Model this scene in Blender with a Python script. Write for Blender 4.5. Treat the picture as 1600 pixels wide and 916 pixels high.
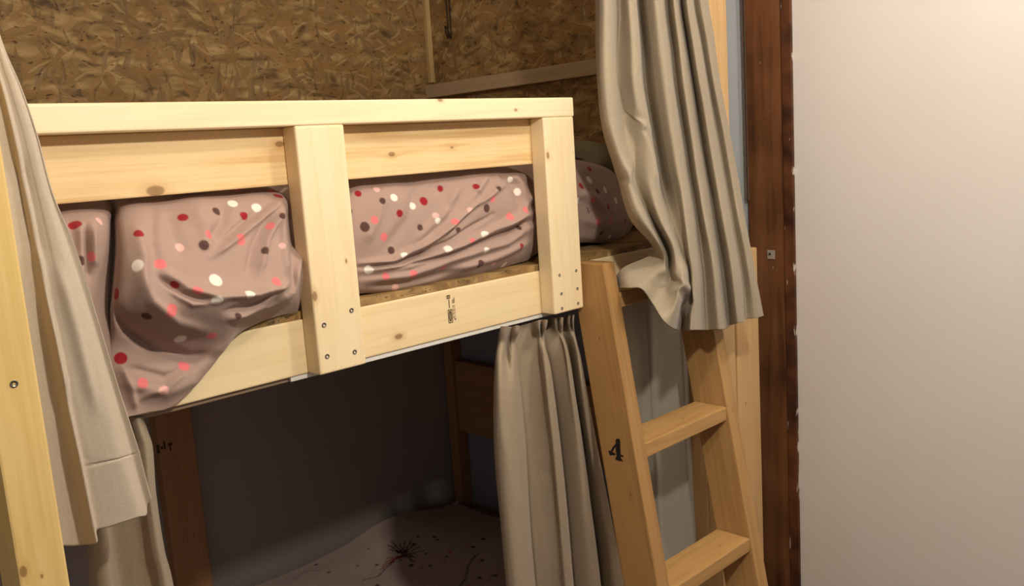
import bpy, bmesh, math, random
from mathutils import Vector, Matrix, noise
random.seed(7)
C = bpy.context.scene.collection
for o in list(bpy.data.objects): bpy.data.objects.remove(o)

# ------------------------------------------------------------------ camera
CAM = Vector((-0.7265, -1.2062, 1.5039))
RT = Vector((0.711466, -0.699553, -0.066645)); UP = Vector((0.158887, 0.067757, 0.984969)); FW = Vector((0.684523, 0.711361, -0.159357))
FPX = 1382.5
cd = bpy.data.cameras.new('camera'); cam = bpy.data.objects.new('camera', cd); C.objects.link(cam)
cd.sensor_fit = 'HORIZONTAL'; cd.sensor_width = 36; cd.lens = FPX/1600*36; cd.clip_start = .02
m = Matrix.Identity(4)
for i in range(3):
    m[i][0] = RT[i]; m[i][1] = UP[i]; m[i][2] = -FW[i]; m[i][3] = CAM[i]
cam.matrix_world = m
bpy.context.scene.camera = cam

# ------------------------------------------------------------------ light and exposure
sc = bpy.context.scene
sc.view_settings.view_transform = 'Standard'; sc.view_settings.look = 'None'
sc.view_settings.exposure = 0.17; sc.view_settings.gamma = 1; sc.view_settings.use_curve_mapping = False
w = bpy.data.worlds.new('world'); sc.world = w; w.use_nodes = True
w.node_tree.nodes['Background'].inputs[0].default_value = (1.0, .92, .86, 1)
w.node_tree.nodes['Background'].inputs[1].default_value = .17
def lamp(name, loc, power, color, radius):
    l = bpy.data.lights.new(name, 'POINT'); l.energy = power; l.color = color; l.shadow_soft_size = radius
    o = bpy.data.objects.new(name, l); o.location = loc; C.objects.link(o); return o
lamp('ceiling_bulb', (-.02, -1.08, 1.985), 36, (1, .91, .78), .035)
lamp('ceiling_bulb', (.66, -.88, 2.30), 19, (1, .90, .78), .06)
lamp('added_far_bulb', (-2.2, -.02, 1.9), 8, (1, .90, .80), .10)  # added unseen lamp, placed so the left curtain shades the end wall's edge

# ------------------------------------------------------------------ pixel <-> world helpers
def U(px, py, y=None, x=None, z=None):
    d = FW + RT*((px-800)/FPX) - UP*((py-458)/FPX)
    i, v = (0, x) if x is not None else (1, y) if y is not None else (2, z)
    return CAM + d*((v-CAM[i])/d[i])
def PX(p):
    d = p-CAM; zz = d.dot(FW)
    return 800+FPX*d.dot(RT)/zz, 458-FPX*d.dot(UP)/zz

# ------------------------------------------------------------------ materials
def lin(c):
    return tuple(((v/255)/12.92 if v <= 10 else (((v/255)+.055)/1.055)**2.4) for v in c) + (1,)
class NT:
    def __init__(s, name, rough=.6):
        s.m = bpy.data.materials.new(name); s.m.use_nodes = True; s.t = s.m.node_tree
        s.b = s.t.nodes['Principled BSDF']; s.b.inputs['Roughness'].default_value = rough
        s.b.inputs['Specular IOR Level'].default_value = .3
    def n(s, typ, **k):
        nd = s.t.nodes.new('ShaderNode'+typ)
        for a, v in k.items():
            if a.startswith('i_'): nd.inputs[a[2:].replace('_', ' ')].default_value = v
            else: setattr(nd, a, v)
        return nd
    def l(s, a, b): s.t.links.new(a, b)
    def math(s, op, a, b=None, c=None):
        nd = s.n('Math', operation=op)
        for i, v in enumerate((a, b, c)):
            if v is None: continue
            if isinstance(v, (int, float)): nd.inputs[i].default_value = v
            else: s.l(v, nd.inputs[i])
        return nd.outputs[0]
    def mix(s, f, a, b, mode='MIX'):
        nd = s.n('MixRGB', blend_type=mode)
        for i, v in enumerate((f, a, b)):
            if isinstance(v, (int, float)): nd.inputs[i].default_value = v
            elif isinstance(v, tuple): nd.inputs[i].default_value = v
            else: s.l(v, nd.inputs[i])
        return nd.outputs[0]
    def ramp(s, f, *st):
        nd = s.n('ValToRGB'); e = nd.color_ramp.elements
        while len(e) < len(st): e.new(.5)
        for i, (p, c) in enumerate(st):
            e[i].position = p; e[i].color = c
        s.l(f, nd.inputs[0]); return nd.outputs[0]
    def bump(s, h, strength=.3, dist=.002):
        nd = s.n('Bump'); nd.inputs['Strength'].default_value = strength; nd.inputs['Distance'].default_value = dist
        s.l(h, nd.inputs['Height']); s.l(nd.outputs[0], s.b.inputs['Normal'])
    def coord(s): return s.n('TexCoord').outputs['Object']
    def mapping(s, v, scale=(1, 1, 1), rot=(0, 0, 0), loc=(0, 0, 0)):
        nd = s.n('Mapping'); nd.inputs['Scale'].default_value = scale; nd.inputs['Rotation'].default_value = rot; nd.inputs['Location'].default_value = loc
        s.l(v, nd.inputs[0]); return nd.outputs[0]

def wood(name, light=(240, 219, 182), dark=(220, 188, 142), axis='x', knots=(), seed=0, rough=.5, contrast=1.0, skew=None):
    """pale pine: grain runs along `axis`; knots = [(x, y, z, radius)] in object space"""
    t = NT(name, rough); co = t.coord()
    if skew:                                  # the board leans: measure the grain along its own length
        sp_ = t.n('SeparateXYZ'); t.l(co, sp_.inputs[0]); cb_ = t.n('CombineXYZ')
        t.l(t.math('SUBTRACT', sp_.outputs[0], t.math('MULTIPLY', sp_.outputs[2], skew[0])), cb_.inputs[0])
        t.l(t.math('SUBTRACT', sp_.outputs[1], t.math('MULTIPLY', sp_.outputs[2], skew[1])), cb_.inputs[1])
        t.l(sp_.outputs[2], cb_.inputs[2]); co = cb_.outputs[0]
    k = {'x': (.35, 9, 9), 'y': (9, .35, 9), 'z': (9, 9, .35)}[axis]
    base = t.mapping(co, k, loc=(seed*1.7, seed*.9, seed*2.3))
    dist = None
    for (kx, ky, kz, kr) in knots:
        vd = t.n('VectorMath', operation='SUBTRACT'); t.l(co, vd.inputs[0]); vd.inputs[1].default_value = (kx, ky, kz)
        sc_ = t.n('VectorMath', operation='MULTIPLY'); t.l(vd.outputs[0], sc_.inputs[0])
        a = {'x': (.55, 1, 1), 'y': (1, .55, 1), 'z': (1, 1, .55)}[axis]; sc_.inputs[1].default_value = a
        ln = t.n('VectorMath', operation='LENGTH'); t.l(sc_.outputs[0], ln.inputs[0])
        dd = t.math('DIVIDE', ln.outputs['Value'], kr*.72)
        dist = dd if dist is None else t.math('MINIMUM', dist, dd)
    n1 = t.n('TexNoise'); n1.inputs['Scale'].default_value = 2.2; n1.inputs['Detail'].default_value = 3; n1.inputs['Distortion'].default_value = .4
    t.l(base, n1.inputs['Vector'])
    h = n1.outputs['Fac']
    if dist is not None:
        swell = t.math('DIVIDE', .16, t.math('ADD', dist, .8))
        h = t.math('ADD', h, swell)
    rings = t.math('SINE', t.math('MULTIPLY', h, 34.0))
    rings = t.math('MULTIPLY_ADD', rings, .5, .5)
    rings = t.math('POWER', rings, 3.0)
    n2 = t.n('TexNoise'); n2.inputs['Scale'].default_value = 26; n2.inputs['Detail'].default_value = 4
    t.l(base, n2.inputs['Vector'])
    n3 = t.n('TexNoise'); n3.inputs['Scale'].default_value = 5; t.l(t.mapping(co, (1, 1, 1), loc=(seed, 0, 0)), n3.inputs['Vector'])
    f = t.math('MULTIPLY', rings, .34*contrast)
    f = t.math('ADD', f, t.math('MULTIPLY', t.math('SUBTRACT', n2.outputs['Fac'], .5), .8*contrast))
    f = t.math('ADD', f, t.math('MULTIPLY', t.math('SUBTRACT', n3.outputs['Fac'], .4), .7*contrast))
    cl = t.n('Clamp'); t.l(f, cl.inputs[0])
    col = t.mix(cl.outputs[0], lin(light), lin(dark))
    if dist is not None:
        halo = t.math('SUBTRACT', 1.0, t.math('DIVIDE', dist, 2.6)); c2 = t.n('Clamp'); t.l(halo, c2.inputs[0])
        col = t.mix(t.math('MULTIPLY', c2.outputs[0], .55), col, lin((190, 140, 80)))
        core = t.n('Clamp'); t.l(t.math('MULTIPLY', t.math('SUBTRACT', 1.15, dist), 3.0), core.inputs[0])
        col = t.mix(t.math('MULTIPLY', core.outputs[0], .65), col, lin((120, 82, 48)))
    t.l(col, t.b.inputs['Base Color']); t.bump(n2.outputs['Fac'], .12, .001)
    return t.m

def osb():
    t = NT('oriented_strand_board', .7); co = t.coord()
    sx = t.n('SeparateXYZ'); t.l(co, sx.inputs[0]); cb = t.n('CombineXYZ')
    t.l(t.math('ADD', sx.outputs[0], sx.outputs[1]), cb.inputs[0]); t.l(sx.outputs[2], cb.inputs[1])
    wn = t.n('TexNoise'); wn.inputs['Scale'].default_value = 7; wn.inputs['Detail'].default_value = 3; t.l(cb.outputs[0], wn.inputs['Vector'])
    off = t.n('VectorMath', operation='SCALE'); t.l(wn.outputs['Color'], off.inputs[0]); off.inputs['Scale'].default_value = .07
    ad = t.n('VectorMath', operation='ADD'); t.l(cb.outputs[0], ad.inputs[0]); t.l(off.outputs[0], ad.inputs[1]); v = ad.outputs[0]
    nb = t.n('TexNoise'); nb.inputs['Scale'].default_value = 1; nb.inputs['Detail'].default_value = 6; nb.inputs['Distortion'].default_value = .35; t.l(t.mapping(v, (14, 44, 1), rot=(0, 0, .3)), nb.inputs['Vector'])
    col = t.ramp(nb.outputs['Fac'], (.28, lin((88, 70, 48))), (.44, lin((150, 122, 80))), (.58, lin((184, 154, 104))), (.74, lin((214, 184, 130))))
    hsum = nb.outputs['Fac']
    pal = [((196, 158, 98), (150, 110, 58)), ((176, 132, 76), (128, 96, 60)), ((200, 164, 108), (138, 98, 52)), ((188, 136, 70), (112, 92, 66)), ((172, 134, 84), (96, 72, 44)), ((150, 132, 104), (104, 92, 74)), ((196, 146, 84), (112, 82, 50))]
    for i, ang in enumerate((20, 75, 130, 165, 48, 100, 5)):
        mp = t.mapping(v, (1, 1, 1), rot=(0, 0, math.radians(ang)))
        st = t.mapping(mp, (5.5+2*(i % 3), 40 if i % 2 else 26, 1), loc=(i*3.1, i*1.7, 0))
        vo = t.n('TexVoronoi'); vo.inputs['Scale'].default_value = 1.0+.25*(i % 3); vo.inputs['Randomness'].default_value = 1; t.l(st, vo.inputs['Vector'])
        s2 = t.n('SeparateXYZ'); t.l(vo.outputs['Color'], s2.inputs[0])
        mask = t.math('MULTIPLY', t.math('GREATER_THAN', s2.outputs[0], .70), t.math('LESS_THAN', vo.outputs['Distance'], .46))
        strand = t.n('TexNoise'); strand.inputs['Scale'].default_value = 1.0; strand.inputs['Detail'].default_value = 3; t.l(t.mapping(mp, (14, 260, 1)), strand.inputs['Vector'])
        cc = t.mix(s2.outputs[1], lin(pal[i][0]), lin(pal[i][1]))
        cc = t.mix(.55, cc, t.mix(strand.outputs['Fac'], lin((84, 60, 32)), lin((205, 168, 112))))
        col = t.mix(t.math('MULTIPLY', mask, .80), col, cc)
    for i, ang in enumerate((35, 110, 150, 80)):
        mp = t.mapping(v, (1, 1, 1), rot=(0, 0, math.radians(ang)), loc=(i*.37, .2, 0))
        vo = t.n('TexVoronoi'); vo.inputs['Scale'].default_value = 1; t.l(t.mapping(mp, (13, 95, 1), loc=(i*2.3, i, 0)), vo.inputs['Vector'])
        s2 = t.n('SeparateXYZ'); t.l(vo.outputs['Color'], s2.inputs[0])
        mask = t.math('MULTIPLY', t.math('GREATER_THAN', s2.outputs[0], .90), t.math('LESS_THAN', vo.outputs['Distance'], .36))
        col = t.mix(t.math('MULTIPLY', mask, .42), col, lin((216, 186, 132)) if i % 2 == 0 else lin((92, 72, 52)))
    sp = t.n('TexNoise'); sp.inputs['Scale'].default_value = 60; sp.inputs['Detail'].default_value = 2; t.l(t.mapping(v, (1, 2.4, 1), rot=(0, 0, .5)), sp.inputs['Vector'])
    spk = t.ramp(sp.outputs['Fac'], (.645, (0, 0, 0, 1)), (.70, (1, 1, 1, 1)))
    col = t.mix(t.math('MULTIPLY', spk, .75), col, lin((58, 38, 22)))
    col = t.mix(1.0, col, (.85, .81, .76, 1), 'MULTIPLY')
    t.l(col, t.b.inputs['Base Color']); t.bump(hsum, .3, .003)
    return t.m

def fabric(name, c1, c2, scale=900, rough=.9, attr=False, weave=.25):
    t = NT(name, rough); t.b.inputs['Specular IOR Level'].default_value = .1
    co = t.coord()
    n1 = t.n('TexNoise'); n1.inputs['Scale'].default_value = 1; n1.inputs['Detail'].default_value = 2; t.l(t.mapping(co, (scale, scale, scale*.12)), n1.inputs['Vector'])
    n2 = t.n('TexNoise'); n2.inputs['Scale'].default_value = 1; n2.inputs['Detail'].default_value = 2; t.l(t.mapping(co, (scale*.12, scale*.12, scale)), n2.inputs['Vector'])
    wv = t.math('MULTIPLY', t.math('ADD', n1.outputs['Fac'], n2.outputs['Fac']), .5)
    if attr:
        at = t.n('Attribute'); at.attribute_name = 'Pattern'
        col = at.outputs['Color']
    else:
        r = t.n('Clamp'); t.l(t.math('MULTIPLY_ADD', t.math('SUBTRACT', wv, .5), 1.5, .5), r.inputs[0])
        col = t.mix(r.outputs[0], lin(c1), lin(c2))
    t.l(col, t.b.inputs['Base Color']); t.bump(wv, weave, .001)
    t.b.inputs['Sheen Weight'].default_value = .15
    return t.m

def plain(name, c, rough=.6, metal=0, nz=0, nscale=8, bump=0):
    t = NT(name, rough); t.b.inputs['Metallic'].default_value = metal
    if nz or bump:
        n = t.n('TexNoise'); n.inputs['Scale'].default_value = nscale; n.inputs['Detail'].default_value = 5; t.l(t.coord(), n.inputs['Vector'])
        a = lin(c); b = lin(tuple(max(0, v*(1-nz)) for v in c))
        t.l(t.mix(n.outputs['Fac'], a, b), t.b.inputs['Base Color'])
        if bump: t.bump(n.outputs['Fac'], bump, .002)
    else: t.b.inputs['Base Color'].default_value = lin(c)
    return t.m

M_OSB = osb()
M_CURT = fabric('linen_curtain', (173, 160, 139), (148, 134, 114))
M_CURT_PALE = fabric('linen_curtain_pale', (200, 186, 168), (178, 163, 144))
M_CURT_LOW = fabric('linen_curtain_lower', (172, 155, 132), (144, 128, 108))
M_FLAT = fabric('grey_lining_curtain', (182, 178, 164), (160, 156, 142))
M_DUVET = fabric('dotted_cotton', None, None, 1400, .8, attr=True, weave=.1)
M_SCREW = plain('screw_steel', (130, 128, 122), .35, .9)
M_RAILW = plain('white_enamel', (225, 222, 214), .35)
M_INK = plain('black_ink', (32, 22, 20), .8)
M_STAMP = plain('faded_stamp_ink', (82, 62, 42), .85)
M_PILLAR = None

# ------------------------------------------------------------------ object helpers
def link(name, bm, mat, parent=None, smooth=False):
    me = bpy.data.meshes.new(name); bm.normal_update(); bm.to_mesh(me); bm.free()
    if mat: me.materials.append(mat)
    if smooth:
        for p in me.polygons: p.use_smooth = True
    o = bpy.data.objects.new(name, me); C.objects.link(o)
    if parent: o.parent = parent
    return o
def empty(name, loc, label, cat, group=None):
    o = bpy.data.objects.new(name, None); C.objects.link(o); o.location = loc; o.empty_display_size = .05
    return tag(o, label, cat, group)
def tag(o, label, cat, group=None):
    o['label'] = label; o['category'] = cat
    if group: o['group'] = group
    return o
def struct(o, label=None, cat=None):
    o['kind'] = 'structure'
    if label: o['label'] = label; o['category'] = cat
    return o
def box(name, a, b, mat, parent=None, bev=.0025, seg=2):
    """box between corners a, b (world); object origin at its centre"""
    c = Vector([(a[i]+b[i])/2 for i in range(3)]); s = [abs(b[i]-a[i]) for i in range(3)]
    bm = bmesh.new(); bmesh.ops.create_cube(bm, size=1)
    for v in bm.verts: v.co = Vector((v.co[i]*s[i] for i in range(3)))
    if bev: bmesh.ops.bevel(bm, geom=bm.edges[:], offset=bev, segments=seg, profile=.6, affect='EDGES')
    o = link(name, bm, mat, parent)
    o.location = c - (parent.location if parent else Vector())
    return o
def catmull(p0, p1, p2, p3, t):
    return .5*((2*p1)+(p2-p0)*t+(2*p0-5*p1+4*p2-p3)*t*t+(3*p1-p0-3*p2+p3)*t**3)
def spline(pts, n, warp=None):
    """n samples through pts, uniform in index"""
    out = []; m_ = len(pts)-1
    for i in range(n):
        t = i/(n-1)
        if warp: t = warp[0]*t/warp[1] if t < warp[1] else warp[0]+(1-warp[0])*(t-warp[1])/(1-warp[1])
        t *= m_; k = min(int(t), m_-1); f = t-k
        p = [pts[max(0, min(m_, k+j))] for j in (-1, 0, 1, 2)]
        out.append(catmull(*p, f))
    return out
def dseg(p, a, b):
    ax, ay = a; bx, by = b; dx, dy = bx-ax, by-ay; L = dx*dx+dy*dy
    t = max(0, min(1, ((p[0]-ax)*dx+(p[1]-ay)*dy)/L)) if L else 0
    return math.hypot(p[0]-ax-t*dx, p[1]-ay-t*dy), t
def sheet(name, cols, nu, nv, mat, folds=(), paint=None, parent=None, thick=.0022, wr=0, wscale=14, warp=None):
    """cols: list of columns; each column a list of world Vectors (top to bottom). Smooth cloth surface of real thickness."""
    dense = [spline(c, nv, warp) for c in cols]
    grid = [spline([d[j] for d in dense], nu) for j in range(nv)]
    bm = bmesh.new(); vs = []
    for j in range(nv):
        row = []
        for i in range(nu):
            p = grid[j][i].copy()
            if folds:
                q = PX(p)
                for pts, wd, amp in folds:
                    best = 1e9; bt = 0
                    for k in range(len(pts)-1):
                        d, tt = dseg(q, pts[k], pts[k+1])
                        if d < best: best = d; bt = (k+tt)/(len(pts)-1)
                    if best < wd*3:
                        p.y -= amp*math.exp(-(best/wd)**2)*min(1, 5*bt+.25)*min(1, 5*(1-bt)+.25)
            if wr:
                p.y += wr*noise.noise(Vector((p.x*wscale, p.z*wscale*.6, 3.1)))
            row.append(bm.verts.new(p))
        vs.append(row)
    for j in range(nv-1):
        for i in range(nu-1):
            bm.faces.new((vs[j][i], vs[j+1][i], vs[j+1][i+1], vs[j][i+1]))
    lay = None
    if paint:
        co = [v.co.copy() for v in bm.verts]; cols_ = paint(co)
        lay = bm.verts.layers.float_color.new('Pattern')
        for v, c in zip(bm.verts, cols_): v[lay] = c
    o = link(name, bm, mat, parent, True)
    if thick:
        md = o.modifiers.new('thickness', 'SOLIDIFY'); md.thickness = thick; md.offset = 0
    return o
def cyl(name, p, r, h, mat, parent, axis='y', seg=20):
    bm = bmesh.new(); bmesh.ops.create_cone(bm, cap_ends=True, segments=seg, radius1=r, radius2=r*.92, depth=h)
    if axis == 'y': bmesh.ops.rotate(bm, verts=bm.verts, matrix=Matrix.Rotation(math.pi/2, 3, 'X'))
    if axis == 'x': bmesh.ops.rotate(bm, verts=bm.verts, matrix=Matrix.Rotation(-math.pi/2, 3, 'Y'))
    o = link(name, bm, mat, parent); o.location = Vector(p)-(parent.location if parent else Vector()); return o
def tube_bm(bm, pts, r, seg=8):
    rings = []
    for i, p in enumerate(pts):
        d = (pts[min(i+1, len(pts)-1)]-pts[max(i-1, 0)]).normalized()
        a = d.orthogonal().normalized() if abs(d.y) > .9 else d.cross(Vector((0, 1, 0))).normalized(); b = d.cross(a)
        rings.append([bm.verts.new(p+a*r*math.cos(2*math.pi*k/seg)+b*r*math.sin(2*math.pi*k/seg)) for k in range(seg)])
    for A, B in zip(rings, rings[1:]):
        for k in range(seg): bm.faces.new((A[k], A[(k+1) % seg], B[(k+1) % seg], B[k]))
    bm.faces.new(rings[0]); bm.faces.new(rings[-1][::-1])
def screw(p, parent, r=.0042):
    """countersunk head set into a board face that looks towards -y"""
    bm = bmesh.new()
    prof = [(0, .0012), (.35, .0012), (.42, -.0002), (.8, -.0002), (1, -.0006), (1.0, .004)]
    seg = 18; rings = []
    for f, yy in prof[1:]:
        rings.append([bm.verts.new((r*f*math.cos(2*math.pi*k/seg), yy, r*f*math.sin(2*math.pi*k/seg))) for k in range(seg)])
    c = bm.verts.new((0, prof[0][1], 0))
    for k in range(seg): bm.faces.new((c, rings[0][k], rings[0][(k+1) % seg]))
    for A, B in zip(rings, rings[1:]):
        for k in range(seg): bm.faces.new((A[k], B[k], B[(k+1) % seg], A[(k+1) % seg]))
    o = link('screw', bm, M_SCREW, parent, True); o.location = Vector(p)-parent.location; return o

# ================================================================== THE SETTING
Xw = 1.40; Yb = 1.13; Xe = 1.222
struct(box('floor', (-2.6, -2.0, -.06), (Xw+.1, 1.3, 0), plain('floor_boards', (120, 84, 54), .5, nz=.25), bev=0))
struct(box('ceiling', (-2.6, -2.0, 2.5), (Xw+.1, 1.3, 2.56), plain('ceiling_white', (215, 208, 196), .8), bev=0))
# white painted end wall right of the pillar
def wallmat(name, c, c2, bump=.15):
    t = NT(name, .7); co = t.coord()
    n = t.n('TexNoise'); n.inputs['Scale'].default_value = 2.5; n.inputs['Detail'].default_value = 3; t.l(co, n.inputs['Vector'])
    f = t.n('TexNoise'); f.inputs['Scale'].default_value = 240; f.inputs['Detail'].default_value = 3; t.l(co, f.inputs['Vector'])
    t.l(t.mix(n.outputs['Fac'], lin(c), lin(c2)), t.b.inputs['Base Color']); t.bump(f.outputs['Fac'], bump, .001); return t.m
M_WHITE = wallmat('white_plaster', (226, 221, 217), (218, 212, 207))
struct(box('wall_right', (Xw, -2.0, 0), (Xw+.08, -.0715, 2.5), M_WHITE, bev=0))
struct(box('wall_corner', (Xw+.012, .0595, 0), (Xw+.08, 1.3, 2.5), wallmat('plaster_bluish_light', (204, 210, 216), (196, 202, 208)), bev=0))  # white plaster, with the bluish light on it painted into its colour
# pillar set into the end wall
t = NT('dark_stained_timber', .45); co = t.coord()
mp = t.mapping(co, (14, 14, .8)); n = t.n('TexNoise'); n.inputs['Scale'].default_value = 3; n.inputs['Detail'].default_value = 6; n.inputs['Distortion'].default_value = .5; t.l(mp, n.inputs['Vector'])
n2 = t.n('TexNoise'); n2.inputs['Scale'].default_value = 6; n2.inputs['Detail'].default_value = 4; t.l(co, n2.inputs['Vector'])
f = t.math('ADD', t.math('MULTIPLY', n.outputs['Fac'], .5), t.math('MULTIPLY', n2.outputs['Fac'], .5))
col = t.ramp(f, (.32, lin((62, 38, 24))), (.5, lin((112, 72, 44))), (.68, lin((132, 88, 58))))
n3 = t.n('TexNoise'); n3.inputs['Scale'].default_value = 90; n3.inputs['Detail'].default_value = 1; t.l(t.mapping(co, (1, 1, .5)), n3.inputs['Vector'])
col = t.mix(t.ramp(n3.outputs['Fac'], (.80, (0, 0, 0, 1)), (.82, (1, 1, 1, 1))), col, lin((190, 176, 160)))
t.l(col, t.b.inputs['Base Color']); t.bump(n.outputs['Fac'], .25, .001); M_PILLAR = t.m
struct(box('pillar', (Xw-.004, -.046, 0), (Xw+.08, .0595, 2.5), M_PILLAR, bev=.002), 'dark stained timber pillar between bunk bed and white wall', 'pillar')
# narrow edge strip with white paint drips
t = NT('painted_over_strip', .5); co = t.coord()
n = t.n('TexNoise'); n.inputs['Scale'].default_value = 22; n.inputs['Detail'].default_value = 5; t.l(t.mapping(co, (1, 3.2, .55)), n.inputs['Vector'])
sy = t.n('SeparateXYZ'); t.l(co, sy.inputs[0])
edge = t.math('MULTIPLY', t.math('GREATER_THAN', t.math('ABSOLUTE', sy.outputs[1]), .0108), .07)
pm = t.ramp(t.math('ADD', n.outputs['Fac'], edge), (.68, (0, 0, 0, 1)), (.70, (1, 1, 1, 1)))
n2 = t.n('TexNoise'); n2.inputs['Scale'].default_value = 14; t.l(co, n2.inputs['Vector'])
col = t.mix(pm, t.ramp(n2.outputs['Fac'], (.35, lin((54, 30, 20))), (.65, lin((104, 62, 38)))), lin((205, 196, 186)))
t.l(col, t.b.inputs['Base Color'])
struct(box('trim_1', (Xw-.010, -.0735, 0), (Xw+.07, -.0465, 2.5), t.m, bev=.002))
# dark gap cover strip / cable loop running down the pillar's left edge
bm = bmesh.new(); top = 2.49; bot = 1.327; cy = .0600
pts = [Vector((Xw-.008, cy+.0035, top)), Vector((Xw-.008, cy+.0035, bot+.006)), Vector((Xw-.008, cy+.002, bot+.001)), Vector((Xw-.008, cy, bot)), Vector((Xw-.008, cy-.002, bot+.001)), Vector((Xw-.008, cy-.0035, bot+.006)), Vector((Xw-.008, cy-.0035, top))]
tube_bm(bm, pts, .0016)
tag(link('cable_loop', bm, plain('dark_cable', (104, 86, 74), .4), None, True), 'thin dark cable loop hanging down the left edge of the dark pillar', 'cable')
# small metal latch plate on the pillar
pz = U(1205, 398, x=Xw-.005)
lp = box('latch_plate', (Xw-.0065, pz.y-.011, pz.z-.012), (Xw-.0041, pz.y+.011, pz.z+.012), plain('dull_metal', (176, 166, 150), .5, .2), None, .0008)
tag(lp, 'small dull metal latch plate screwed to the dark pillar', 'latch plate')
kn = cyl('screw', (Xw-.0074, pz.y+.003, pz.z+.002), .0035, .002, M_SCREW, None, 'x'); kn.parent = lp; kn.location = Vector((-.002, .003, .002))

# back wall: OSB above, dim plaster below
struct(box('wall_back', (-2.6, Yb, 1.25), (Xe+.02, Yb+.06, 2.5), M_OSB, bev=0))
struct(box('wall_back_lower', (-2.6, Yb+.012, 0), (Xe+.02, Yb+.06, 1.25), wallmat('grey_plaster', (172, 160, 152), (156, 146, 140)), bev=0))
struct(box('wall_end_panel', (Xe, .095, 1.2), (Xe+.018, Yb, 2.5), M_OSB, bev=0))
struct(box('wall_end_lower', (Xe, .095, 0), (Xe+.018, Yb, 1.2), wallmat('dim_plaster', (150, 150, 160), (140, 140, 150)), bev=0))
M_BAT = wood('batten_pine', (196, 168, 118), (170, 138, 92), 'z', seed=3)
b0 = U(683, 60, y=Yb-.006)
struct(box('trim_2', (Xe-.020, Yb-.014, 1.742), (Xe-.001, Yb-.0005, 2.5), M_BAT, bev=.001))

# ================================================================== BUNK BED
bed = empty('bunk_bed', (0.2, .5, 0), 'raw pine bunk bed with slatted guard rail along the upper berth', 'bunk bed')
T = .038; W = .089; H = 1.60; ZB = 1.170; ZS = 1.258; ZI = 1.4734; XR = .5499
def kn(*a): return [tuple(v) for v in a]
def klocal(px, py, y, c, r):
    p = U(px, py, y=y); return (p.x-c[0], p.y-c[1], p.z-c[2], r)
# cap rail
cc = ((-1.2+XR+W+.003)/2, .0445, H-T/2)
M = wood('pine_cap', (243, 223, 184), (226, 198, 150), 'x', [klocal(688, 156, 0, cc, .0045), klocal(806, 172, 0, cc, .003)], 1, .42, .8)
box('cap_rail', (-1.2, 0, H-T), (XR+W+.003, W, H), M, bed, .004, 3)
# guard slat behind the posts
cc = ((-1.2+XR+W)/2, T+T/2, ZI+.0445)
M = wood('pine_slat', (238, 208, 156), (210, 166, 106), 'x', [klocal(243, 298, T, cc, .010), klocal(437, 225, T, cc, .006), klocal(612, 241, T, cc, .0055), klocal(706, 230, T, cc, .0028)], 2, .5, 1.3)
box('guard_slat', (-1.2, T, ZI), (XR+W, 2*T, ZI+W-.0005), M, bed, .003)
# guard posts
for k, x0 in enumerate((0, XR)):
    cc = (x0+W/2, T/2, (ZB+H-T)/2)
    kk = [klocal(541, 408, 0, cc, .0026), klocal(492, 463, 0, cc, .006)] if k == 0 else [klocal(856, 243, 0, cc, .005)]
    M = wood('pine_post', (241, 220, 180), (225, 196, 146), 'z', kk, 4+k, .45, .7)
    box('guard_post', (x0, 0, ZB), (x0+W, T, H-T), M, bed, .004, 3)
    for (px, py) in ([(549, 485), (506, 508), (511, 557), (554, 550)] if k == 0 else [(874, 430), (900, 423), (877, 459), (902, 451), (878, 482), (903, 474)]):
        p = U(px, py, y=0); screw((p.x, -.0004, p.z), bed, .0040 if k == 0 else .0030)
# upper side board
cc = ((-1.2+1.125)/2, T*1.5, ZS-W/2)
M = wood('pine_side_board', (239, 216, 172), (223, 190, 138), 'x', [klocal(623, 526, T, cc, .0068), klocal(783, 511, T, cc, .002)], 6, .45, .7)
box('side_board', (-1.2, T, ZS-W), (1.125, 2*T, ZS), M, bed, .003)
# deck sheet and joists
box('deck_panel', (-1.2, T+.004, ZS+.0005), (1.215, Yb-.002, ZS+.013), M_OSB, bed, .0008)
Mj = wood('pine_joist', (206, 176, 130), (186, 150, 104), 'x', (), 9)
box('back_board', (-1.2, Yb-.04, ZS-W), (1.215, Yb-.002, ZS), Mj, bed)
for x0 in (-.55, .05, .65): box('cross_joist', (x0, 2*T+.001, ZS-W), (x0+T, Yb-.041, ZS-.001), wood('pine_cross', (200, 170, 124), (180, 146, 100), 'y', (), x0*3), bed)
# bed posts
Mp = wood('pine_corner', (214, 178, 128), (188, 148, 98), 'z', [(.01, -.045, .15, .004)], 11)
box('bed_post', (1.128, .0, 0), (1.217, .038, 2.5), Mp, bed, .003)
box('bed_post', (1.128, .0385, 0), (1.166, .0945, 2.5), Mp, bed, .002)
box('bed_post', (1.225, 0.0, 0), (1.333, .038, 1.2105), wood('pine_short_post', (222, 184, 132), (202, 160, 108), 'z', [(-.02, -.02, .2, .003)], 12), bed, .004, 3)
pl = U(0, 727, y=-.089)
lp_c = ((-.481-.427)/2, -.0445, 1.25)
Ml = wood('pine_near_post', (226, 196, 130), (206, 170, 98), 'z', [klocal(38, 893, -.089, lp_c, .0055), klocal(67, 900, -.089, lp_c, .002)], 15, .5, .9)
box('bed_post', (-.4815, -.089, 0), (-.4285, 0.0, 2.5), Ml, bed, .003)
p = U(22, 600, y=-.089); screw((p.x, -.0894, p.z), bed, .0044)
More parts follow.
